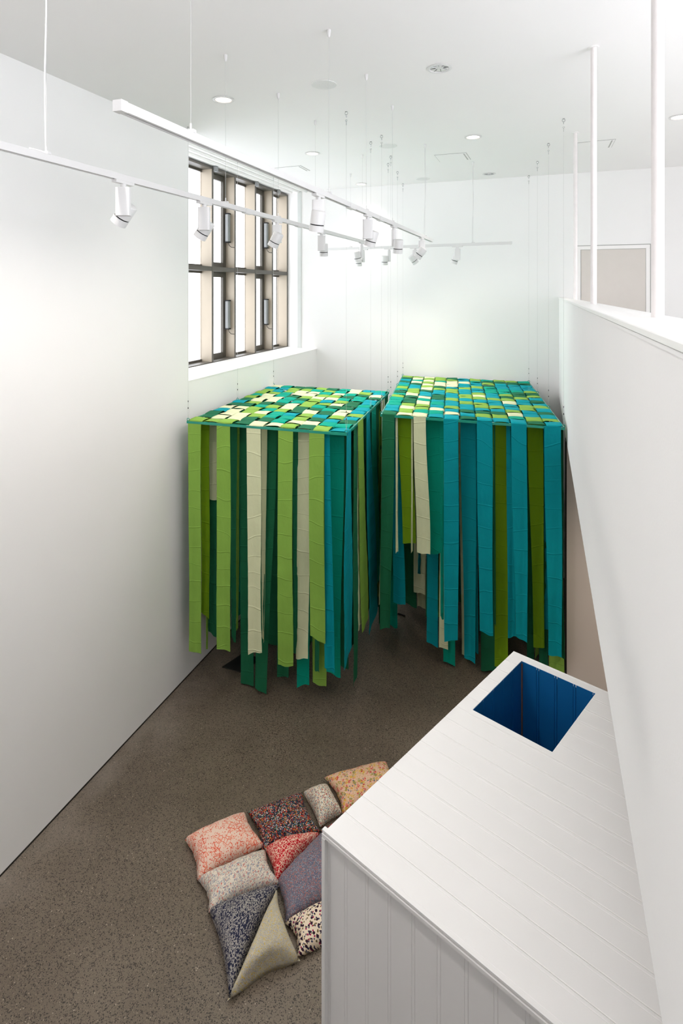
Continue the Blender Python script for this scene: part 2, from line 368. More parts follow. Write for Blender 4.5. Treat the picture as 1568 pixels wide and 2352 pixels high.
# ================================================================== CEILING FITTINGS
def on_ceiling(px, py): return at_height(px, py, CEIL)
def downlight(px, py, label, lit):
    c = on_ceiling(px, py); o = empty('ceiling_downlight', c); tag(o, label, 'downlight', 'recessed ceiling downlights')
    R = .078
    bm = bmesh.new(); lathe(bm, [(R, 0), (R + .014, -.001), (R + .017, -.006), (R, -.010), (R - .008, -.004), (R - .008, 0)], (0, 0, 0), n=32); done('trim_ring', bm, M['metal_white'], o, auto=True)
    if lit:
        bm = bmesh.new(); bmesh.ops.create_circle(bm, cap_ends=True, segments=28, radius=R - .006, matrix=Matrix.Translation((0, 0, -.003))); done('lamp_disc', bm, M['lamp_glow'], o)
        bm = bmesh.new(); torus(bm, (0, 0, -.007), R - .004, .0028, (0, 0, 1), 32, 6); done('inner_rim', bm, M['door_paint'], o)
        l = bpy.data.lights.new('downlight_lamp', 'SPOT'); l.energy = DOWN_W; l.color = (1, .93, .87); l.spot_size = math.radians(105); l.spot_blend = 1; l.shadow_soft_size = .07
        lo = bpy.data.objects.new('downlight_lamp', l); col.objects.link(lo); lo.parent = o; lo.location = (0, 0, -.02)
    else:
        bm = bmesh.new(); rows = lathe(bm, [(R - .006, -.003), (R - .02, -.0025), (R * .45, -.001)], (0, 0, 0), n=32); bm.faces.new(rows[-1]); done('reflector', bm, M['chrome'], o, auto=True)
        bm = bmesh.new()
        for k in range(8):
            a = k * math.pi / 4; bar(bm, (.03 * math.cos(a), .03 * math.sin(a), -.004), (.07 * math.cos(a), .07 * math.sin(a), -.004), .0025, seg=5)
        done('reflector_fin', bm, M['steel'], o)
downlight(513, 228, 'lit downlight nearest the left wall, behind the hanging rail cable', True)
downlight(1009, 156, 'large unlit chrome downlight in the middle of the upper ceiling', False)
downlight(717, 352, 'small lit downlight above the track rails, right of the window', True)
downlight(1086, 314, 'lit downlight in the ceiling between the chrome one and the parapet poles', True)
downlight(829, 422, 'small lit downlight at the far end of the ceiling near the back wall', True)
downlight(1123, 399, 'small unlit chrome downlight close to the back wall', False)
downlight(1560, 268, 'warm lit downlight over the mezzanine at the right edge', True)
def speaker(px, py, label):
    c = on_ceiling(px, py); bm = bmesh.new(); rows = lathe(bm, [(.105, 0), (.105, -.004), (.098, -.006), (.05, -.006), (.004, -.0062)], (0, 0, 0), n=32); bm.faces.new(rows[-1])
    o = done('ceiling_speaker', bm, M['grille'], None, auto=True); o.location = c; tag(o, label, 'speaker', 'round ceiling speaker grilles')
speaker(744, 194, 'round pale speaker grille in the ceiling nearest the viewer, between two cables')
speaker(891, 335, 'round pale speaker grille in the middle of the ceiling among the steel hooks')
speaker(971, 411, 'faint round speaker grille in the ceiling closest to the back wall')
def hatch(pts, label, slot_side):
    P = [on_ceiling(*p) for p in pts]; c = sum(P, Vector()) / 4
    o = empty('ceiling_panel', c); tag(o, label, 'access panel', 'flush ceiling access panels')
    Q = [p - c for p in P]
    bm = bmesh.new(); prism(bm, [(q.x, q.y) for q in Q], -.003, 0); done('panel_joint', bm, M['panel_line'], o)
    bm = bmesh.new(); prism(bm, [(q.x * .975, q.y * .96) for q in Q], -.005, -.001); done('panel', bm, M['ceiling'], o)
    a, b = (Q[1], Q[2]) if slot_side else (Q[3], Q[0])
    bm = bmesh.new(); a2, b2 = a * .86, b * .86; dd = (a2 - a).normalized() * .02
    prism(bm, [(a2.x, a2.y), (b2.x, b2.y), (b2.x + dd.x, b2.y + dd.y), (a2.x + dd.x, a2.y + dd.y)], -.0065, -.004); done('slot', bm, M['panel_line'], o)
hatch([(628, 386), (690, 380), (712, 392), (648, 398)], 'flush white access panel in the ceiling right above the window head', True)
hatch([(997, 356), (1070, 350), (1081, 366), (1010, 372)], 'flush white access panel in the ceiling left of the lit downlight', True)
hatch([(1324, 328), (1414, 319), (1404, 338), (1324, 343)], 'flush ceiling access panel behind the middle parapet pole', True)

def fill_light(x, y, label, z=ZB, power=55, colr=(1, .84, .68), group='added unseen lamps under the mezzanine'):  # unseen lamps added to brighten the lower room and the wall under the mezzanine
    o = empty('ceiling_downlight', (x, y, z)); tag(o, label, 'downlight', group)
    bm = bmesh.new(); lathe(bm, [(.07, 0), (.085, -.001), (.087, -.005), (.07, -.006)], (0, 0, 0)); done('trim_ring', bm, M['metal_white'], o, auto=True)
    bm = bmesh.new(); bmesh.ops.create_circle(bm, cap_ends=True, segments=24, radius=.07, matrix=Matrix.Translation((0, 0, -.002))); done('lamp_disc', bm, M['lamp_glow'], o)
    l = bpy.data.lights.new('downlight_lamp', 'SPOT'); l.energy = power; l.color = colr; l.spot_size = math.radians(150); l.spot_blend = 1; l.shadow_soft_size = .07
    lo = bpy.data.objects.new('downlight_lamp', l); col.objects.link(lo); lo.parent = o; lo.location = (0, 0, -.02)
fill_light(-2.3, 1.5, 'added unseen ceiling lamp above the cushions, over the top edge of the view', CEIL, 115, (1, .95, .91), 'recessed ceiling downlights')
fill_light(-.7, .9, 'added unseen ceiling lamp above the boarded box, over the top edge of the view', CEIL, 28, (1, .95, .91), 'recessed ceiling downlights')
fill_light(.9, 4.9, 'added unseen lamp in the soffit under the mezzanine nearer the far wall')
fill_light(2.4, 1.2, 'added unseen lamp in the soffit under the mezzanine near the boarded box')

# ---- track rails
HR = .617; ZR = CH + HR
def on_rail(px, k): # rails run along the left wall direction, k = lateral ratio
    Z = k * F / (1259 - px); return Vector((*(ray(px) * Z).xy, ZR))
r1a, r1b = on_rail(283, 1.435), on_rail(990, 1.435)
r2a, r2b = on_rail(-160, 2.333), on_rail(851, 2.333)
r3a, r3b = (lambda p: Vector((p.x, p.y, ZR)))(ray(752) * 8.40), (lambda p: Vector((p.x, p.y, ZR)))(ray(1170) * 7.30)
def cable_set(o, x, y, power=False):
    zt = CEIL
    bm = bmesh.new(); bar(bm, (x, y, ZR + .02), (x, y, zt), .0011, seg=5)
    c = done('suspension_cable', bm, M['cable'], o)
    bm = bmesh.new(); lathe(bm, [(.014, zt), (.014, zt - .01), (.010, zt - .04), (.003, zt - .05)], (x, y, 0), n=14); done('ceiling_cup', bm, M['metal_white'], c, auto=True)
    bm = bmesh.new(); box(bm, x - .02, x + .02, y - .012, y + .012, ZR + .015, ZR + .03, .002); bar(bm, (x, y, ZR + .03), (x, y, ZR + .055), .004, seg=8); done('rail_clip', bm, M['metal_white'], c)
    if power:
        pts = []
        for i in range(26):
            t = i / 25; pts.append((x - .006 * math.sin(t * 9) - .012 * (1 - t) ** 6, y + .008 * math.cos(t * 7), ZR + .03 + (zt - ZR - .03) * t))
        pts = [(x - .0, y - .09, ZR + .025), (x, y - .03, ZR + .026)] + pts
        bm = bmesh.new(); tube(bm, pts, .0035); done('power_flex', bm, M['metal_white'], c)
def rail(a, b, label, cables, joints):
    o = empty('track_rail', (0, 0, 0)); tag(o, label, 'track rail', 'white suspended lighting tracks')
    d = (b - a); L = d.length; d.normalize(); s = Vector((d.y, -d.x, 0))
    W, H = .034, .035
    prof = [(-W / 2, .018), (W / 2, .018), (W / 2, -.016), (.006, -.016), (.006, .0), (-.006, .0), (-.006, -.016), (-W / 2, -.016)]
    bm = bmesh.new(); sweep(bm, prof, a, s, UP, d, L); done('track_profile', bm, M['metal_white'], o)
    bm = bmesh.new(); sweep(bm, [(-.0055, -.008), (.0055, -.008), (.0055, -.002), (-.0055, -.002)], a, s, UP, d, L); done('conductor_slot', bm, M['gap'], o)
    for q, e in ((a, -1), (b, 1)):
        bm = bmesh.new(); sweep(bm, [(-W / 2 - .001, -.018), (W / 2 + .001, -.018), (W / 2 + .001, .02), (-W / 2 - .001, .02)], q - d * (.002 if e > 0 else .03), s, UP, d, .032); done('end_cap', bm, M['metal_white'], o)
    for t in joints:
        q = a + d * L * t; bm = bmesh.new(); sweep(bm, [(-W / 2 - .003, -.022), (W / 2 + .003, -.022), (W / 2 + .003, .01), (-W / 2 - .003, .01)], q, s, UP, d, .11); done('joiner', bm, M['metal_white'], o)
    for t, pw in cables:
        q = a + d * L * t; cable_set(o, q.x, q.y, pw)
    return o
def tpar(a, b, px):
    """parameter on the rail a-b seen at px"""
    r = ray(px); d = b - a; # a + t d = s r
    den = d.x * r.y - d.y * r.x
    return (-a.x * r.y + a.y * r.x) / den
rail(r1a, r1b, 'white lighting track whose near end cap shows at upper left, four spotlights on it', [(tpar(r1a, r1b, p), q) for p, q in ((438, 0), (755, 0), (841, 0), (901, 0), (976, 1))], [tpar(r1a, r1b, 800), tpar(r1a, r1b, 868)])
rail(r2a, r2b, 'white lighting track entering at the left edge, with a white power flex at its cable', [(tpar(r2a, r2b, p), q) for p, q in ((106, 1), (518, 0), (639, 0), (724, 0), (832, 0))], [tpar(r2a, r2b, 560), tpar(r2a, r2b, 680)])
rail(r3a, r3b, 'thin far lighting track running across in front of the back wall', [(tpar(r3a, r3b, p), q) for p, q in ((805, 0), (1086, 1))], [])

def spotlight(a, b, pxr, head, tilt, label, fwd=-.2, edge=False, back=False):
    t = tpar(a, b, pxr); base = a + (b - a) * t; base.z = ZR - .016
    Z = depth(base)
    o = empty('track_spotlight', base); tag(o, label, 'spotlight', 'white cylinder spotlights on the tracks')
    d = (b - a).normalized(); s = Vector((d.y, -d.x, 0))
    bm = bmesh.new(); sweep(bm, [(-.016, -.016), (.016, -.016), (.016, 0), (-.016, 0)], -d * .07, s, UP, d, .14); bar(bm, (0, 0, -.016), (0, 0, -.034), .016, seg=14); done('track_adapter', bm, M['metal_white'], o)
    # driver housing: a flat rounded box hanging under the adapter; edge-on ones are turned
    ax = FWD if edge else RGT; ay = RGT if edge else FWD
    hw_, hd, hh_ = .040, .022, .155
    prof = []
    for i in range(24):
        an = 2 * math.pi * i / 24; c_, s_ = math.cos(an), math.sin(an)
        e = .45; prof.append((hw_ * (abs(c_) ** e) * (1 if c_ >= 0 else -1), hd * (abs(s_) ** e) * (1 if s_ >= 0 else -1)))
    bm = bmesh.new(); sweep(bm, prof, Vector((0, 0, -.034)), ax, ay, -UP, hh_); done('driver_housing', bm, M['metal_white'], o, auto=True)
    # lamp head
    hp = at_depth(head[0], head[1], Z + (.05 if back else -.045)) - base
    tl = math.radians(tilt); axis = (RGT * math.sin(tl) - UP * math.cos(tl) - FWD * fwd).normalized()
    R, Lh = .045, .128
    c0 = hp - axis * Lh / 2
    bm = bmesh.new(); rows = lathe(bm, [(.002, 0), (R - .006, 0), (R - .002, .002), (R, .006), (R, .082)], c0, axis, n=28); hd_ = done('lamp_head', bm, M['metal_white'], o, auto=True)
    bm = bmesh.new(); lathe(bm, [(R - .003, .081), (R - .0025, .082), (R - .0025, .089), (R - .003, .09)], c0, axis, n=28); done('black_ring', bm, M['ring'], hd_, auto=True)
    bm = bmesh.new(); lathe(bm, [(R - .004, .089), (R, .0895), (R + .001, Lh), (R - .004, Lh), (R - .006, Lh - .02), (.002, Lh - .021)], c0, axis, n=28); done('snoot', bm, M['metal_white'], hd_, auto=True)
    bm = bmesh.new(); bmesh.ops.create_circle(bm, cap_ends=True, segments=20, radius=R - .009, matrix=Matrix.Translation(c0 + axis * (Lh - .019)) @ axis.to_track_quat('Z', 'Y').to_matrix().to_4x4()); done('lens', bm, M['lamp_glow'], hd_)
    bm = bmesh.new(); bar(bm, Vector((0, 0, -.034 - hh_ + .03)), hp - axis * .01, .010, seg=10); done('pivot_arm', bm, M['metal_white'], o)
    l = bpy.data.lights.new('spot_lamp', 'SPOT'); l.energy = SPOT_W; l.color = (1, .91, .83); l.spot_size = math.radians(125); l.spot_blend = 1; l.shadow_soft_size = .03
    lo = bpy.data.objects.new('spot_lamp', l); col.objects.link(lo); lo.parent = o; lo.location = c0 + axis * (Lh + .01); lo.rotation_euler = axis.to_track_quat('-Z', 'Y').to_euler()
R1, R2, R3 = (r1a, r1b), (r2a, r2b), (r3a, r3b)
spotlight(*R2, 283, (285, 492), -38, 'leftmost and largest white spotlight, on the near track against the bare left wall', back=True)
spotlight(*R2, 469, (469, 528), -35, 'white spotlight in front of the left edge of the window, tilted down left', back=True)
spotlight(*R2, 636, (633, 551), -28, 'white spotlight in front of the right part of the window')
spotlight(*R2, 738, (743, 574), 0, 'white spotlight with a straight-down head, below and right of the upright one by the window', back=True)
spotlight(*R2, 830, (820, 589), 12, 'small white spotlight seen edge-on at the far end of the left track', edge=True)
spotlight(*R1, 731, (729, 508), -8, 'large white spotlight on the upper track just right of the window, head facing us')
spotlight(*R1, 844, (853, 548), -17, 'second white spotlight along the upper track, its head hanging right of its housing', back=True)
spotlight(*R1, 904, (914, 566), -3, 'white spotlight on the upper track with a slim edge-on housing and upright head', edge=True)
spotlight(*R1, 968, (965, 581), -36, 'white spotlight at the far end of the upper track, head tilted down left')
spotlight(*R3, 834, (823, 601), 5, 'leftmost tiny spotlight on the far cross track, half hidden behind another', edge=True)
spotlight(*R3, 893, (883, 598), 0, 'tiny straight-down spotlight on the far cross track, second from its left end', edge=True)
spotlight(*R3, 953, (949, 596), 38, 'tiny spotlight on the far cross track overlapped by the one at the upper track end')
spotlight(*R3, 1050, (1045, 595), -18, 'rightmost tiny spotlight, alone on the far cross track before the back wall', back=True)

# ================================================================== HANGING CLOTH INSTALLATIONS
ZC = 2.85
def cloth_sheet(bm, grid, th=.0012):
    """grid[i][j] world points -> thin closed sheet"""
    n, m_ = len(grid), len(grid[0])
    top = [[None] * m_ for _ in range(n)]; bot = [[None] * m_ for _ in range(n)]
    for i in range(n):
        for j in range(m_):
            du = grid[min(i + 1, n - 1)][j] - grid[max(i - 1, 0)][j]; dv = grid[i][min(j + 1, m_ - 1)] - grid[i][max(j - 1, 0)]
            nn = du.cross(dv); nn = nn.normalized() if nn.length > 1e-9 else UP
            top[i][j] = bm.verts.new(grid[i][j] + nn * th); bot[i][j] = bm.verts.new(grid[i][j] - nn * th)
    for i in range(n - 1):
        for j in range(m_ - 1):
            bm.faces.new((top[i][j], top[i + 1][j], top[i + 1][j + 1], top[i][j + 1])); bm.faces.new((bot[i][j], bot[i][j + 1], bot[i + 1][j + 1], bot[i + 1][j]))
    for i in range(n - 1):
        bm.faces.new((top[i][0], bot[i][0], bot[i + 1][0], top[i + 1][0])); bm.faces.new((top[i][-1], top[i + 1][-1], bot[i + 1][-1], bot[i][-1]))
    for j in range(m_ - 1):
        bm.faces.new((top[0][j], top[0][j + 1], bot[0][j + 1], bot[0][j])); bm.faces.new((top[-1][j], bot[-1][j], bot[-1][j + 1], top[-1][j + 1]))

class Cube:
    def __init__(s, NL, NR, FR, FL, nc, nr, label):
        s.c = [at_height(*p, ZC) for p in (NL, NR, FR, FL)]; s.nc, s.nr = nc, nr
        s.o = empty('hanging_cloth_canopy', (0, 0, 0)); tag(s.o, label, 'textile installation', 'woven cloth canopies hung from the ceiling')
        s.nrm = ((s.c[0] - s.c[3]).normalized()); s.rt = (s.c[1] - s.c[0]).normalized()
    def P(s, u, v):
        a, b, c, d = s.c; return (a * (1 - u) + b * u) * (1 - v) + (d * (1 - u) + c * u) * v
    def u_at(s, px, v):
        A, B = s.P(0, v), s.P(1, v); return tpar(A, B, px)
    def v_at(s, px, u):
        A, B = s.P(u, 0), s.P(u, 1); return tpar(A, B, px)
    def strip(s, c, tl, tr, bl, br, z, zt=ZC, out=0., seed=None, cut=0):
        """cloth strip hanging between plan points tl-tr (top) and bl-br (bottom)"""
        rnd = random.Random(seed if seed is not None else random.random())
        n = max(14, int((zt - z) / .055)); m_ = 6; ph = rnd.uniform(0, 6.28); am = rnd.uniform(.004, .012); ph2 = rnd.uniform(0, 6.28); cur = rnd.uniform(-.012, .012)
        sl = rnd.uniform(-.03, .03) + cut
        creases = [rnd.uniform(-.25, .25) for _ in range(n + 1)]
        grid = []
        for i in range(n + 1):
            t = i / n; row = []
            e = t * t * (3 - 2 * t) * .6 + t * .4
            L_, R_ = tl.lerp(bl, e), tr.lerp(br, e)
            wv = (R_ - L_); nn = Vector((wv.y, -wv.x, 0)).normalized()
            L_ = L_ + wv * .02 * math.sin(t * 7 + ph); R_ = R_ + wv * .03 * math.sin(t * 6 + ph2)
            for j in range(m_ + 1):
                q = j / m_; z_ = zt + (z + sl * (q - .5) * 2 * t - zt) * t
                off = am * t * math.sin(t * 8 + ph + q * 2) + cur * math.sin(math.pi * q) * t + .012 * math.sin(q * 7 + ph2 + t * 2) * t * .6
                if i % 2 == 0 and 0 < i < n: off += .0035 * (1 if i % 4 else -1) * math.sin(q * 3.1 + creases[i] * 4) * min(1, .3 + t)
                p = L_.lerp(R_, q) + nn * (off + out)
                if i == n: z_ += .006 * math.sin(q * 5 + ph)
                row.append(Vector((p.x, p.y, z_)))
            grid.append(row)
        bm = bmesh.new(); cloth_sheet(bm, grid)
        return done('fabric_strip', bm, CL[c], s.o, smooth=True, auto=True)
    def front(s, c, v, a, b, a2, b2, yb, **k):
        """strip facing the near side; a..b photo columns at the rim, a2..b2 at its hem, yb hem row"""
        ua, ub, va, vb = s.u_at(a, v), s.u_at(b, v), s.u_at(a2, v), s.u_at(b2, v)
        k_ = max(0, -ua) - max(0, ub - 1); ua += k_; ub += k_; k_ = max(0, -va - .01) - max(0, vb - 1.02); va += k_; vb += k_
        bl, br = s.P(va, v), s.P(vb, v); Z = depth((bl + br) / 2)
        z = CH - (yb - HY) * Z / F
        return s.strip(c, s.P(ua, v), s.P(ub, v), bl, br, max(z, .03), **k)
    def side(s, c, u, a, b, a2, b2, yb, **k):
        va, vb, wa, wb = s.v_at(a, u), s.v_at(b, u), s.v_at(a2, u), s.v_at(b2, u)
        bl, br = s.P(u, wa), s.P(u, wb); Z = depth((bl + br) / 2); z = CH - (yb - HY) * Z / F
        return s.strip(c, s.P(u, va), s.P(u, vb), bl, br, max(z, .03), **k)
    def frame(s):
        a, b, c, d = s.c
        for p, q in ((a, b), (b, c), (c, d), (d, a)):
            dr = (q - p).normalized(); sd = Vector((dr.y, -dr.x, 0))
            bm = bmesh.new(); sweep(bm, [(-.011, -.026), (.011, -.026), (.011, -.002), (-.011, -.002)], p - dr * .012, sd, UP, dr, (q - p).length + .024); done('frame_rail', bm, M['frame_teal'], s.o)
        for j in range(1, s.nr):
            p, q = s.P(0, j / s.nr), s.P(1, j / s.nr); bm = bmesh.new(); bar(bm, p - UP * .016, q - UP * .016, .005, seg=6); done('cross_rod', bm, M['frame_teal'], s.o)
        for i in range(1, s.nc):
            p, q = s.P(i / s.nc, 0), s.P(i / s.nc, 1); bm = bmesh.new(); bar(bm, p - UP * .016, q - UP * .016, .005, seg=6); done('cross_rod', bm, M['frame_teal'], s.o)
    def weave(s, rows, lift=.012):
        rnd = random.Random(3)
        for j in range(s.nr):
            for i in range(s.nc):
                c = rows[j][i]; over = (i + j) % 2 == 0
                u0, u1 = i / s.nc, (i + 1) / s.nc; v0, v1 = j / s.nr, (j + 1) / s.nr
                if i < s.nc - 1 or True:
                    pass
                a1, a2 = rnd.uniform(-.004, .004), rnd.uniform(-.004, .004); k = rnd.uniform(.7, 1.3); ph = rnd.uniform(0, 6)
                eu = .09 if over else -.05; ev = -.05 if over else .09     # inset across, reach along
                grid = []
                N_ = 7
                for y in range(N_ + 1):
                    row = []
                    for x in range(N_ + 1):
                        q, r = x / N_, y / N_
                        uu = u0 + (u1 - u0) * (eu * .5 + q * (1 - eu)); vv = v0 + (v1 - v0) * (ev * .5 + r * (1 - ev))
                        uu = min(max(uu, -.002), 1.002); vv = min(max(vv, -.002), 1.002)
                        along = r if over else q
                        prof = max(0, math.sin(math.pi * min(1, max(0, along)))) ** .22
                        h = lift * k * prof + a1 * (q - .5) * 2 + a2 * (r - .5) * 2 - .004 + .002 * math.sin(ph + q * 5 + r * 3)
                        if over: h += .004
                        p = s.P(uu, vv); row.append(Vector((p.x, p.y, ZC + h)))
                    grid.append(row)
                bm = bmesh.new(); cloth_sheet(bm, grid, .001); done('woven_patch', bm, CL[c], s.o, smooth=True)
    def hang(s, pts):
        """suspension cables: (u, v) points on the rim"""
        for u, v in pts:
            p = s.P(u, v); x, y = p.x, p.y
            bm = bmesh.new(); torus(bm, (x, y, ZC + .012), .014, .0035); bar(bm, (x, y, ZC - .02), (x, y, ZC + .002), .008, seg=8)
            e = done('eye_bolt', bm, M['frame_teal'], s.o)
            bm = bmesh.new(); tube(bm, [(x, y, ZC + .02), (x + .009, y, ZC + .10), (x + .002, y, ZC + .19), (x, y, ZC + .20), (x, y, CEIL - .13)], .0011, seg=5)
            tube(bm, [(x, y, ZC + .02), (x - .008, y, ZC + .10), (x - .002, y, ZC + .19)], .0011, seg=5); c = done('suspension_cable', bm, M['cable'], s.o)
            bm = bmesh.new()
            for zz in (ZC + .13, ZC + .2): bar(bm, (x, y, zz - .008), (x, y, zz + .008), .0035, seg=6)
            done('cable_crimp', bm, M['black'], c)
            bm = bmesh.new(); torus(bm, (x, y, CEIL - .018), .014, .003); torus(bm, (x, y, CEIL - .042), .012, .003, (1, 0, 0)); torus(bm, (x, y, CEIL - .085), .008, .0025); bar(bm, (x, y, CEIL - .13), (x, y, CEIL - .09), .0035, seg=6)
            bar(bm, (x, y, CEIL - .004), (x, y, CEIL), .012, seg=10); done('ceiling_hook', bm, M['steel'], s.o)

left = Cube((432, 966), (795, 994), (891, 900), (628, 885), 10, 14, 'left of the two hanging cloth canopies, green and cream strips, close to the left wall')
right = Cube((876, 951), (1294, 981), (1214, 878), (925, 863), 11, 17, 'right of the two hanging cloth canopies, mostly teal strips, beside the white parapet')
LR = """GGGDCCGDGB
DCCDDTCCTT
DCCGTTGDBD
BCGCTBGBGB
CCGTGDCDCG
DDTGCDDTCB
BGDDCGTDDB
DCCTTGGCDT
GCCTDGBGDB
TCTDGCCTTB
GGTCCGGDTD
GBGCCTCTDC
BBGGTGTCGB
CTDDGDTCBT""".split()
RRr = """DCCBBDBBBDB
BGTTCBGGTGG
BCGCBDDDCBB
TGGBGBBBGBD
TDCTBBGGBGB
TDTBBGGBBGG
GDCDGBBBCBB
TCBDBGGGGBD
DGBBBGCBDGB
TGDBGBGBGDG
GBCGGBBTTDD
TBGDBGBTTTG
BDCCCBGTBBB
DCGCCBBDBBB
BTCTCCBGBBB
DCGGGBTDDDD
GGCGDBGTGGT""".split()
for cu, rw in ((left, LR), (right, RRr)):
    cu.frame(); cu.weave(rw)
left.hang([(0, 0), (0, .5), (0, 1), (1, 0), (1, .5), (1, 1)])
right.hang([(0, 0), (0, .34), (0, .67), (0, 1), (1, 0), (1, .34), (1, .67), (1, 1)])

# strips on the near face of the left canopy: colour, depth fraction, columns at the rim, columns at the hem, hem row
Lf = [('G', -.004, 432, 461, 434, 461, 1498), ('G', -.004, 497, 529, 498, 529, 1494), ('C', -.004, 566, 598, 571, 601, 1500),
      ('G', -.004, 638, 672, 637, 671, 1530), ('G', -.004, 709, 744, 711, 745, 1471),
      ('C', .05, 684, 711, 680, 709, 1512), ('L', .07, 461, 481, 462, 480, 1413), ('C', .12, 479, 500, 481, 500, 1149), ('D', .15, 476, 500, 478, 497, 1458),
      ('D', .10, 529, 544, 531, 541, 1470), ('G', .2, 543, 550, 541, 547, 1446), ('D', .12, 550, 570, 553, 584, 1600), ('C', .08, 600, 614, 601, 606, 1470),
      ('D', .09, 612, 638, 585, 612, 1588), ('D', .05, 671, 685, 672, 683, 1500), ('T', .11, 680, 712, 682, 711, 1575), ('G', .1, 712, 747, 717, 748, 1574),
      ('D', .16, 640, 668, 636, 664, 1555), ('D', .2, 560, 640, 600, 640, 1480), ('D', .07, 722, 734, 722, 733, 1541), ('D', .14, 728, 748, 735, 752, 1480),
      ('B', .02, 745, 757, 745, 768, 1541), ('T', .09, 754, 790, 750, 782, 1548), ('C', .22, 764, 786, 767, 783, 1490), ('D', .17, 776, 806, 778, 800, 1530),
      ('D', .26, 500, 530, 505, 530, 1440), ('D', .4, 600, 640, 600, 640, 1430), ('T', .24, 640, 668, 645, 662, 1560), ('D', .3, 690, 722, 690, 722, 1470), ('G', .14, 470, 478, 473, 478, 1491)]
for k, a in enumerate(Lf): left.front(*a, seed=k)
Ls = [('B', 1.006, 796, 806, 788, 808, 1512), ('D', .97, 806, 813, 806, 812, 1480), ('D', 1.0, 812, 819, 810, 822, 1560), ('B', .97, 818, 822, 814, 826, 1411), ('C', 1.0, 821, 826, 820, 829, 1440),
      ('G', 1.008, 822, 834, 829, 844, 1435), ('D', .97, 833, 841, 832, 846, 1410), ('B', 1.006, 841, 849, 846, 868, 1429), ('D', .96, 848, 856, 860, 872, 1400), ('T', 1.0, 853, 863, 862, 874, 1345), ('D', .98, 862, 872, 868, 888, 1440),
      ('G', .98, 870, 876, 866, 874, 1360), ('C', 1.0, 878, 882, 872, 876, 1380), ('D', 1.0, 883, 891, 872, 889, 1435)]
for k, a in enumerate(Ls): left.side(*a, seed=100 + k)
# near face of the right canopy
Rf = [('D', -.004, 877, 907, 869, 893, 1444), ('C', .015, 908, 913, 909, 914, 1268), ('L', .05, 913, 944, 925, 954, 1248), ('C', .03, 944, 948, 944, 947, 1268),
      ('C', -.004, 949, 978, 957, 988, 1272), ('T', .07, 979, 1018, 988, 1018, 1272), ('B', -.004, 1018, 1053, 1020, 1052, 1471), ('B', .07, 1057, 1093, 1066, 1092, 1518),
      ('B', -.004, 1094, 1130, 1101, 1132, 1456), ('L', .09, 1132, 1165, 1136, 1167, 1531), ('B', -.004, 1173, 1210, 1184, 1211, 1470), ('L', .10, 1211, 1246, 1225, 1250, 1487),
      ('B', -.004, 1249, 1289, 1259, 1290, 1509), ('G', .06, 1280, 1292, 1262, 1299, 1548),
      ('B', .12, 898, 918, 903, 930, 1387), ('D', .35, 915, 960, 925, 956, 1390), ('C', .3, 950, 980, 950, 977, 1362), ('C', .42, 955, 985, 958, 976, 1395), ('B', .18, 975, 992, 981, 991, 1402),
      ('B', .14, 985, 1008, 980, 1006, 1480), ('C', .1, 1012, 1018, 1008, 1028, 1489), ('T', .05, 1010, 1019, 1011, 1018, 1420), ('T', .13, 1014, 1048, 1018, 1044, 1560), ('C', .2, 1052, 1058, 1060, 1084, 1552), ('B', .24, 1080, 1096, 1085, 1098, 1530),
      ('D', .14, 1100, 1140, 1105, 1140, 1560), ('D', .05, 1133, 1137, 1133, 1138, 1432), ('B', .05, 1162, 1172, 1166, 1184, 1465), ('D', .2, 1205, 1222, 1210, 1226, 1540), ('D', .12, 1240, 1250, 1238, 1258, 1540),
      ('B', .12, 1246, 1258, 1246, 1262, 1445), ('G', .3, 1225, 1240, 1229, 1237, 1520), ('T', .3, 892, 910, 894, 912, 1469), ('D', .5, 1000, 1100, 1000, 1080, 1380), ('D', .45, 1110, 1200, 1110, 1190, 1380), ('D', .5, 1200, 1260, 1200, 1262, 1400)]
for k, a in enumerate(Rf): right.front(*a, seed=200 + k)
for k, (c, v0, v1, z) in enumerate((('B', .02, .07, .8), ('D', .08, .14, .7), ('B', .15, .2, .5), ('C', .22, .27, .9), ('D', .29, .35, .6), ('G', .37, .42, .7), ('B', .46, .52, .6), ('D', .56, .62, .9), ('B', .66, .71, .7), ('D', .78, .85, .6), ('B', .9, .96, .8))):
    right.strip(c, right.P(0, v0), right.P(0, v1), right.P(.01, v0), right.P(.01, v1), z, seed=300 + k)
for k, (c, v0, v1, z) in enumerate((('D', .01, .06, .5), ('C', .08, .12, 1.0), ('G', .14, .2, .35), ('B', .24, .29, .5), ('D', .33, .39, .4), ('B', .45, .5, .6), ('G', .56, .62, .5), ('B', .7, .75, .7), ('D', .85, .9, .6))):
    right.strip(c, right.P(1, v0), right.P(1, v1), right.P(1, v0), right.P(1, v1), z, seed=330 + k)
for k in range(7):
    v0 = .03 + k * .14; left.strip('DGTDBGD'[k], left.P(0, v0), left.P(0, v0 + .065), left.P(0, v0), left.P(0, v0 + .065), [.6, .5, .9, .6, .7, .5, .8][k], seed=350 + k)
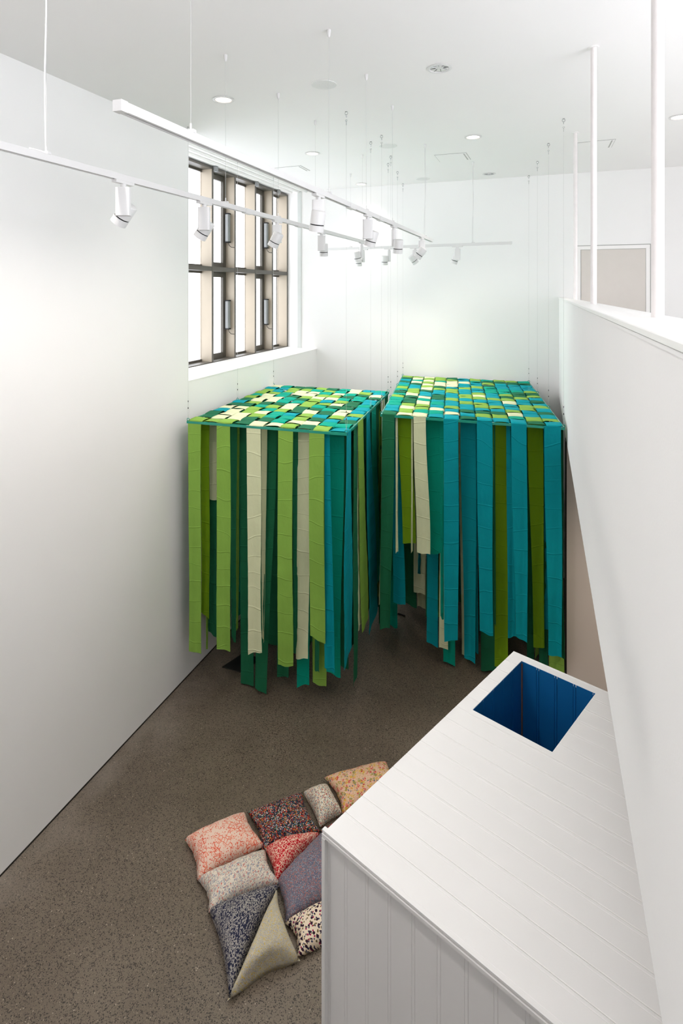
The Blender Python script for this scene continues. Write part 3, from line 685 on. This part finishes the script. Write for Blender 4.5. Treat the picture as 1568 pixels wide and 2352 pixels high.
# strips hanging inside and along the far edges
rnd = random.Random(11)
for cu, n_in, far in ((left, 46, 5), (right, 62, 6)):
    for k in range(n_in):
        v = rnd.uniform(.28, .97); u = rnd.uniform(.03, .88); wd = .15 / (1.66 if cu is left else 1.87)
        c = rnd.choice('DDDDTBBGLD' if v < .8 else 'DTBGCD'); z = rnd.uniform(.22, .85)
        if rnd.random() < .5:
            cu.strip(c, cu.P(u, v), cu.P(u + wd, v), cu.P(u + rnd.uniform(-.01, .02), v), cu.P(u + wd, v), z, seed=400 + k)
        else:
            wv = .15 / (2.2 if cu is left else 2.8)
            cu.strip(c, cu.P(u, v - wv), cu.P(u, v), cu.P(u, v - wv), cu.P(u + .01, v), z, seed=400 + k)
    for k in range(far):
        u = (k * 2 + (0 if cu is left else 0)) / cu.nc
        cu.strip('DBGTCB'[k], cu.P(u, 1.003), cu.P(u + .9 / cu.nc, 1.003), cu.P(u, 1.003), cu.P(u + .9 / cu.nc, 1.003), rnd.uniform(.4, .9), seed=500 + k)

# ================================================================== BOARDED WHITE BOX
HB = 2.0
A = at_height(752, 1903, HB); B = at_height(1180, 1495, HB); C_ = at_height(1388, 1585, HB)
ab = (B - A); LA = ab.length; ab.normalize(); bc = (C_ - B).normalized()
TT = 2.55
def sp_(s, t, z=0): p = A + ab * s + bc * t; return Vector((p.x, p.y, HB + z))
def st(px, py):
    p = at_height(px, py, HB) - A; den = ab.x * bc.y - ab.y * bc.x
    return ((p.x * bc.y - p.y * bc.x) / den, (ab.x * p.y - ab.y * p.x) / den)
q = [st(*p) for p in ((1198, 1517), (1085, 1630), (1267, 1727), (1368, 1593))]
S1 = (q[0][0] + q[3][0]) / 2; S0 = (q[1][0] + q[2][0]) / 2; T0 = (q[0][1] + q[1][1]) / 2; T1 = (q[2][1] + q[3][1]) / 2
nb = 15; BW = LA / nb
hut = empty('boarded_box', sp_(LA / 2, TT / 2, -HB)); tag(hut, 'large white boarded box in the right foreground with a square blue-lined opening in its top', 'box')
off = hut.location.copy()
G_ = .0016
def board_prof(w, th=.016, lead=True, tail=True, G_=G_):
    p = [(.0, -th)]
    p += [(.0, -G_), (.0025, 0)] if lead else [(.0, 0)]
    if tail and w > .05:
        p += [(w - .0155, 0), (w - .0135, -G_), (w - .0115, 0), (w - .0025, 0), (w, -G_)]
    else: p += [(w, 0)]
    p += [(w, -th)]
    return p
def board(name, o, ax, nx, lx, w_, L, m, lead=True, tail=True, th=.016, G_=G_):
    bm = bmesh.new(); sweep(bm, board_prof(w_, th, lead, tail, G_), o - off, ax, nx, lx, L); return done(name, bm, m, hut)
for k in range(nb):
    s0, s1 = k * BW + .0006, (k + 1) * BW - .0006
    segs = []
    if s1 <= S0 or s0 >= S1: segs = [(s0, s1, 0, TT)]
    else:
        segs = [(s0, s1, 0, T0), (s0, s1, T1, TT)]
        if s0 < S0: segs.append((s0, S0, T0, T1))
        if s1 > S1: segs.append((S1, s1, T0, T1))
    for a, b, t0, t1 in segs: board('top_board', sp_(a, t0), ab, UP, bc, b - a, t1 - t0, M['white_board'], tail=(b == s1))
# front face (A towards the camera side), boards upright
fn = Vector((bc.y, -bc.x, 0));
if fn.dot(ab) > 0: fn = -fn
k = 0; t = 0
while t < TT - .02:
    w_ = min(BW, TT - t) - .001; board('front_board', sp_(0, t, -.02) , bc, fn, -UP, w_, HB - .02, M['white_board'], lead=False); t += BW
# side faces left and back
sn = Vector((ab.y, -ab.x, 0));
if sn.dot(bc) > 0: sn = -sn
for k in range(nb):
    board('side_board', sp_(k * BW, 0, -.017), ab, sn * .999, -UP, BW - .001, HB - .017, M['white_board'])
t = 0
while t < TT - .02:
    w_ = min(BW, TT - t) - .001; board('back_board', sp_(LA, t, -.017), bc, -fn, -UP, w_, HB - .017, M['white_board']); t += BW
# edging along the front top: a lip with a groove
bm = bmesh.new(); sweep(bm, [(-.002, -.001), (.016, -.001), (.016, -.010), (.009, -.010), (.009, -.017), (.018, -.017), (.018, -.030), (-.002, -.030)], sp_(0, -.016) - off, fn, UP, bc, TT + .016); done('front_edge_strip', bm, M['white_board'], hut)
bm = bmesh.new(); sweep(bm, [(0, -HB), (.018, -HB), (.018, -.002), (0, -.002)], sp_(0, 0) - off, sn, UP, -fn, -.0) if False else sweep(bm, [(-.001, -.001), (.017, -.001), (.017, .019), (-.001, .019)], sp_(0, .0, -.034) - off, sn, fn, -UP, HB - .034); done('corner_post', bm, M['white_trim'], hut)
# blue shaft
def blue_wall(p, ax, nx, L, name='blue_board'):
    n = max(1, round(L / BW)); ww = L / n
    for i in range(n): board(name, p + ax * (i * ww) + nx * .0, ax, nx, -UP, ww - .0006, HB - .03, M['blue'], th=.012, G_=.0035)
e = .0015
blue_wall(sp_(S0, T0 + e, -.003), ab, bc, S1 - S0)                   # left inner wall, faces +t
blue_wall(sp_(S1 - e, T0, -.003), bc, -ab, T1 - T0)                  # far inner wall, faces -s
blue_wall(sp_(S0, T1 - e, -.003), ab, -bc, S1 - S0)
blue_wall(sp_(S0 + e, T0, -.003), bc, ab, T1 - T0)
bm = bmesh.new(); c = sp_(S1, T0, -.016) - off; sweep(bm, [(0, 0), (.007, 0), (.007, .007), (0, .007)], c, bc, -ab, -UP, HB - .04); done('corner_bead', bm, M['wood_edge'], hut)
bm = bmesh.new(); P_ = [sp_(S0 - .01, T0 - .01) - off, sp_(S1 + .01, T0 - .01) - off, sp_(S1 + .01, T1 + .01) - off, sp_(S0 - .01, T1 + .01) - off]; prism(bm, [(p.x, p.y) for p in P_], .002, .02); done('shaft_floor', bm, M['blue'], hut)

# ================================================================== CUSHIONS
def pattern(name, base, layers, warp=.01, wscale=30, dens=1.45):
    m, n, b = new_mat(name); L = n.links.new; N = n.nodes.new
    b.inputs['Roughness'].default_value = .85; b.inputs['Specular IOR Level'].default_value = .2
    t = N('ShaderNodeTexCoord'); no = N('ShaderNodeTexNoise'); no.inputs['Scale'].default_value = wscale; L(t.outputs['UV'], no.inputs[0])
    sub = N('ShaderNodeVectorMath'); sub.operation = 'SUBTRACT'; L(no.outputs['Color'], sub.inputs[0]); sub.inputs[1].default_value = (.5, .5, .5)
    sc_ = N('ShaderNodeVectorMath'); sc_.operation = 'SCALE'; L(sub.outputs[0], sc_.inputs[0]); sc_.inputs['Scale'].default_value = warp
    ad = N('ShaderNodeVectorMath'); ad.operation = 'ADD'; L(t.outputs['UV'], ad.inputs[0]); L(sc_.outputs[0], ad.inputs[1])
    rgb = N('ShaderNodeRGB'); rgb.outputs[0].default_value = srgb(*base); prev = rgb.outputs[0]
    for (kind, scale, lo, hi, cols, share) in layers:
        mp = N('ShaderNodeMapping'); off_ = random.random() * 5; mp.inputs['Location'].default_value = (off_, off_, 0); mp.inputs['Scale'].default_value = (1, 1, .4)
        L(ad.outputs[0], mp.inputs[0])
        v = N('ShaderNodeTexVoronoi'); v.voronoi_dimensions = '2D'; v.inputs['Scale'].default_value = scale * dens; L(mp.outputs[0], v.inputs['Vector'])
        if kind == 'leaf': mp.inputs['Scale'].default_value = (1, .55, .4); mp.inputs['Rotation'].default_value = (0, 0, random.uniform(-1, 1))
        se = N('ShaderNodeSeparateColor'); L(v.outputs['Color'], se.inputs[0])
        if kind == 'edge':
            v.feature = 'DISTANCE_TO_EDGE'; v2 = N('ShaderNodeTexVoronoi'); v2.voronoi_dimensions = '2D'; v2.inputs['Scale'].default_value = scale * .8; L(mp.outputs[0], v2.inputs['Vector']); L(v2.outputs['Color'], se.inputs[0])
        g1 = N('ShaderNodeMath'); g1.operation = 'GREATER_THAN'; L(v.outputs['Distance'], g1.inputs[0]); g1.inputs[1].default_value = lo
        g2 = N('ShaderNodeMath'); g2.operation = 'LESS_THAN'; L(v.outputs['Distance'], g2.inputs[0]); g2.inputs[1].default_value = hi
        g3 = N('ShaderNodeMath'); g3.operation = 'LESS_THAN'; L(se.outputs[1], g3.inputs[0]); g3.inputs[1].default_value = share
        a1 = N('ShaderNodeMath'); a1.operation = 'MULTIPLY'; L(g1.outputs[0], a1.inputs[0]); L(g2.outputs[0], a1.inputs[1])
        a2 = N('ShaderNodeMath'); a2.operation = 'MULTIPLY'; L(a1.outputs[0], a2.inputs[0]); L(g3.outputs[0], a2.inputs[1])
        r = N('ShaderNodeValToRGB'); r.color_ramp.interpolation = 'CONSTANT'; L(se.outputs[0], r.inputs[0])
        els = r.color_ramp.elements
        while len(els) < len(cols): els.new(.5)
        for i, c in enumerate(cols): els[i].position = i / len(cols); els[i].color = srgb(*c)
        if len(cols) == 1: els[1].color = srgb(*cols[0])
        mx = N('ShaderNodeMix'); mx.data_type = 'RGBA'; L(a2.outputs[0], mx.inputs['Factor']); L(prev, mx.inputs['A']); L(r.outputs[0], mx.inputs['B']); prev = mx.outputs['Result']
    L(prev, b.inputs['Base Color'])
    n2 = N('ShaderNodeTexNoise'); n2.inputs['Scale'].default_value = 14; n2.inputs['Detail'].default_value = 4; L(t.outputs['Object'], n2.inputs[0])
    bu = N('ShaderNodeBump'); bu.inputs['Strength'].default_value = .5; bu.inputs['Distance'].default_value = .02; L(n2.outputs['Fac'], bu.inputs['Height']); L(bu.outputs[0], b.inputs['Normal'])
    return m
def cushion(pts, m, label, H=.15, bow=.065, seed=0, base=0.0):
    P = [at_height(x, y, .035 + base) for x, y in pts]; c = sum(P, Vector()) / len(P); Q = [(p - c) for p in P]
    rnd = random.Random(seed); N_ = 26; verts_t = {}; bm = bmesh.new(); tops = {}; bots = {}
    seam = .035; sx = rnd.uniform(0, 50)
    def place(key, p2, prof):
        p2 = Vector((p2.x, p2.y, 0)); nz = noise.noise(Vector((p2.x * 7 + sx, p2.y * 7, 1))) * .012 + noise.noise(Vector((p2.x * 22 + sx, p2.y * 22, 4))) * .004
        z = seam + (H - seam) * prof + nz * prof ** .7
        tops[key] = bm.verts.new((p2.x, p2.y, z + base)); bots[key] = tops[key] if prof < 1e-5 else bm.verts.new((p2.x, p2.y, max(.0, seam * (1 - prof * 2.2)) + base))
    def wr(t): return .012 * math.sin(t * 21 + sx) * math.sin(math.pi * t)
    if len(Q) == 4:
        for i in range(N_ + 1):
            for j in range(N_ + 1):
                u, v = i / N_, j / N_
                bu_ = bow * math.sin(math.pi * u) + wr(u) * .5; bv = bow * math.sin(math.pi * v) + wr(v) * .5
                vv = v * (1 - 2 * bu_) + bu_; uu = u * (1 - 2 * bv) + bv
                p = (Q[0] * (1 - uu) + Q[1] * uu) * (1 - vv) + (Q[3] * (1 - uu) + Q[2] * uu) * vv
                e = (4 * u * (1 - u)) * (4 * v * (1 - v)); place((i, j), p, e ** .42 if e > 0 else 0)
        for i in range(N_):
            for j in range(N_):
                ks = [(i, j), (i + 1, j), (i + 1, j + 1), (i, j + 1)]
                for d in (tops, bots):
                    vs = []
                    for k_ in ks:
                        if d[k_] not in vs: vs.append(d[k_])
                    if len(vs) >= 3:
                        try: bm.faces.new(vs)
                        except ValueError: pass
    else:
        N_ = 34
        for i in range(N_ + 1):
            for j in range(N_ + 1 - i):
                a, b_ = i / N_, j / N_; c_ = max(0, 1 - a - b_)
                e = 27 * a * b_ * c_
                # pull the sides slightly inwards so the corners stay pointed
                ws = [a, b_, c_]; p = Q[0] * a + Q[1] * b_ + Q[2] * c_
                k_ = 4 * max(a * b_, b_ * c_, a * c_); edge = 1 - min(1, min(ws) * 6)
                p = p * (1 - bow * k_ * edge * .9 * 2)
                place((i, j), p, min(1, e) ** .38 if e > 0 else 0)
        for i in range(N_):
            for j in range(N_ - i):
                for ks in ([(i, j), (i + 1, j), (i, j + 1)],) + (([(i + 1, j), (i + 1, j + 1), (i, j + 1)],) if i + j < N_ - 1 else ()):
                    for d in (tops, bots):
                        vs = [d[k_] for k_ in ks]
                        try: bm.faces.new(vs)
                        except ValueError: pass
    uvl = bm.loops.layers.uv.new('cloth')
    for f in bm.faces:
        for lp in f.loops:
            p = lp.vert.co; d = Vector((p.x, p.y)); k_ = max(0, H + base - p.z) * .75
            q_ = d + (d.normalized() * k_ if d.length > 1e-4 else d); lp[uvl].uv = (q_.x, q_.y)
    o = done('cushion', bm, m, None, smooth=True); o.location = (c.x, c.y, 0)
    tag(o, label, 'cushion', 'patterned cushions on the floor')
    return o
PT = {}
PT['coral'] = pattern('coral_print', (234, 204, 186), [('dot', 16, .0, .34, [(238, 190, 168), (232, 196, 178)], .7), ('edge', 30, 0, .085, [(222, 98, 70), (226, 124, 98), (234, 204, 186)], .75), ('dot', 75, 0, .4, [(218, 88, 62), (230, 150, 125)], .3)], .03, 22, 1.2)
PT['dark'] = pattern('dark_floral_print', (34, 34, 44), [('dot', 70, 0, .45, [(180, 66, 46), (60, 90, 110), (176, 110, 50), (90, 110, 80), (40, 60, 90)], .75), ('dot', 95, 0, .38, [(205, 195, 185), (205, 70, 50), (110, 150, 150)], .35), ('dot', 18, .1, .3, [(44, 50, 66)], .4), ('dot', 50, 0, .26, [(215, 205, 205), (200, 54, 44), (200, 120, 60)], .5)], .02, 40, 1.35)
PT['creamred'] = pattern('cream_sprig_print', (228, 220, 202), [('leaf', 60, 0, .3, [(120, 128, 136), (158, 156, 130)], .75), ('dot', 62, 0, .34, [(184, 60, 56), (206, 140, 100), (130, 138, 148)], .6)], .012, 40, 1.5)
PT['orange'] = pattern('orange_floral_print', (222, 178, 142), [('dot', 26, 0, .45, [(214, 98, 80), (222, 172, 80), (230, 178, 158), (160, 146, 80)], .9), ('dot', 34, 0, .3, [(206, 80, 76), (120, 114, 118), (220, 190, 160), (190, 156, 64)], .7), ('edge', 46, 0, .05, [(236, 214, 190)], .8)], .022, 30, 1.2)
PT['sprig'] = pattern('pale_leaf_print', (226, 216, 200), [('edge', 48, 0, .07, [(172, 166, 160), (186, 176, 166)], .8), ('leaf', 58, 0, .32, [(150, 152, 164), (204, 134, 124), (170, 170, 164), (146, 152, 164)], .8), ('dot', 85, 0, .25, [(190, 104, 98), (180, 170, 150)], .4)], .025, 40, 1.5)
PT['red'] = pattern('red_floral_print', (196, 36, 46), [('edge', 34, 0, .07, [(238, 200, 180)], .85), ('dot', 26, .0, .22, [(236, 196, 176)], .6), ('dot', 26, .28, .35, [(238, 198, 176)], .6), ('dot', 70, 0, .28, [(240, 205, 185)], .4)], .022, 34, 1.3)
PT['greyblue'] = pattern('grey_blue_print', (118, 116, 128), [('dot', 62, 0, .4, [(90, 98, 122), (172, 112, 106), (142, 146, 158), (150, 106, 114)], .8), ('dot', 62, 0, .15, [(200, 180, 176)], .7), ('dot', 90, 0, .24, [(66, 72, 96)], .4)], .008, 30, 1.6)
PT['navy'] = pattern('navy_leaf_print', (44, 46, 68), [('leaf', 56, 0, .32, [(158, 153, 148), (140, 136, 136)], .92), ('edge', 30, 0, .05, [(176, 170, 162)], .5), ('leaf', 80, 0, .28, [(166, 160, 155)], .8)], .03, 26, 1.5)
PT['yellow'] = pattern('yellow_speckle_print', (196, 188, 168), [('dot', 95, 0, .42, [(208, 178, 90), (170, 166, 162), (202, 188, 130), (184, 178, 168)], .85), ('edge', 70, 0, .06, [(166, 162, 156)], .6)], .02, 40, 1.5)
PT['berry'] = pattern('cream_berry_print', (238, 220, 196), [('leaf', 52, 0, .24, [(56, 58, 80), (116, 98, 60)], .5), ('dot', 44, 0, .3, [(44, 48, 76), (70, 76, 100), (110, 92, 54)], .55), ('dot', 30, 0, .34, [(50, 26, 48)], .4), ('dot', 30, 0, .2, [(164, 34, 84)], .4)], .01, 50, 1.3)
cushion([(422, 1927), (564, 1866), (610, 1943), (452, 2026)], PT['coral'], 'coral and pale pink printed cushion at the left corner of the group', seed=1)
cushion([(567, 1866), (694, 1819), (737, 1912), (602, 1956)], PT['dark'], 'dark multicoloured floral cushion between the coral one and the small cream one', seed=2, H=.12)
cushion([(695, 1821), (752, 1804), (786, 1868), (735, 1902)], PT['creamred'], 'small square cream cushion with tiny red sprigs', seed=3)
cushion([(743, 1786), (888, 1749), (935, 1812), (786, 1872)], PT['orange'], 'orange, pink and yellow floral cushion farthest back, partly behind the white box', seed=4, H=.14)
cushion([(452, 2020), (611, 1952), (645, 2028), (478, 2100)], PT['sprig'], 'pale cushion with grey and pink leaves, just below the coral one', seed=5, H=.14)
cushion([(608, 1949), (737, 1915), (634, 2026)], PT['red'], 'red triangular cushion with cream flowers', seed=6, H=.13, bow=.04)
cushion([(742, 1909), (880, 2010), (654, 2118), (636, 2024)], PT['greyblue'], 'large grey-blue cushion with tiny red flowers, cut off by the white box', seed=7, H=.15, bow=.03)
cushion([(478, 2088), (644, 2030), (527, 2296)], PT['navy'], 'long triangular navy cushion with pale leaves', seed=8, H=.14, bow=.08)
cushion([(636, 2040), (690, 2207), (520, 2301)], PT['yellow'], 'triangular yellow-grey cushion, lowest of the group, with a pointed tail', seed=9, H=.17, bow=.2)
cushion([(652, 2118), (830, 2030), (880, 2110), (682, 2199)], PT['berry'], 'cream cushion with magenta and navy flowers beside the white box', seed=10, H=.13)
cushion([(733, 1908), (790, 1872), (900, 1930), (780, 1960)], PT['dark'], 'sliver of dark orange floral cushion at the corner of the white box', seed=11, H=.1)

# ================================================================== SMALL THINGS ON THE FLOOR
P_ = [at_height(*p, 0) for p in ((510, 1533), (560, 1500), (600, 1515), (552, 1545))]; c = sum(P_, Vector()) / 4
hf = empty('floor_box', (c.x, c.y, 0)); tag(hf, 'black flush hatch in the concrete floor under the left canopy', 'floor hatch')
bm = bmesh.new(); prism(bm, [((p - c).x, (p - c).y) for p in P_], 0, .004); done('hatch_lid', bm, M['black'], hf)
bm = bmesh.new()
for a, b in zip(P_, P_[1:] + P_[:1]): bar(bm, a - c + UP * .004, b - c + UP * .004, .004, seg=6)
done('hatch_rim', bm, M['gap'], hf)
c = at_height(922, 1413, 0)
bm = bmesh.new(); g = [[Vector((x * .1 - .05, (y - 1) * .022 * (1 - abs(x * .5 - .5)), .004 + .012 * math.sin(x * 2.1 + y))) for y in range(3)] for x in [0, .25, .5, .75, 1]]
cloth_sheet(bm, g, .001); o = done('fabric_scrap', bm, M['black'], None, smooth=True); o.location = (c.x, c.y, 0); tag(o, 'small dark scrap lying on the concrete between the two canopies', 'scrap')
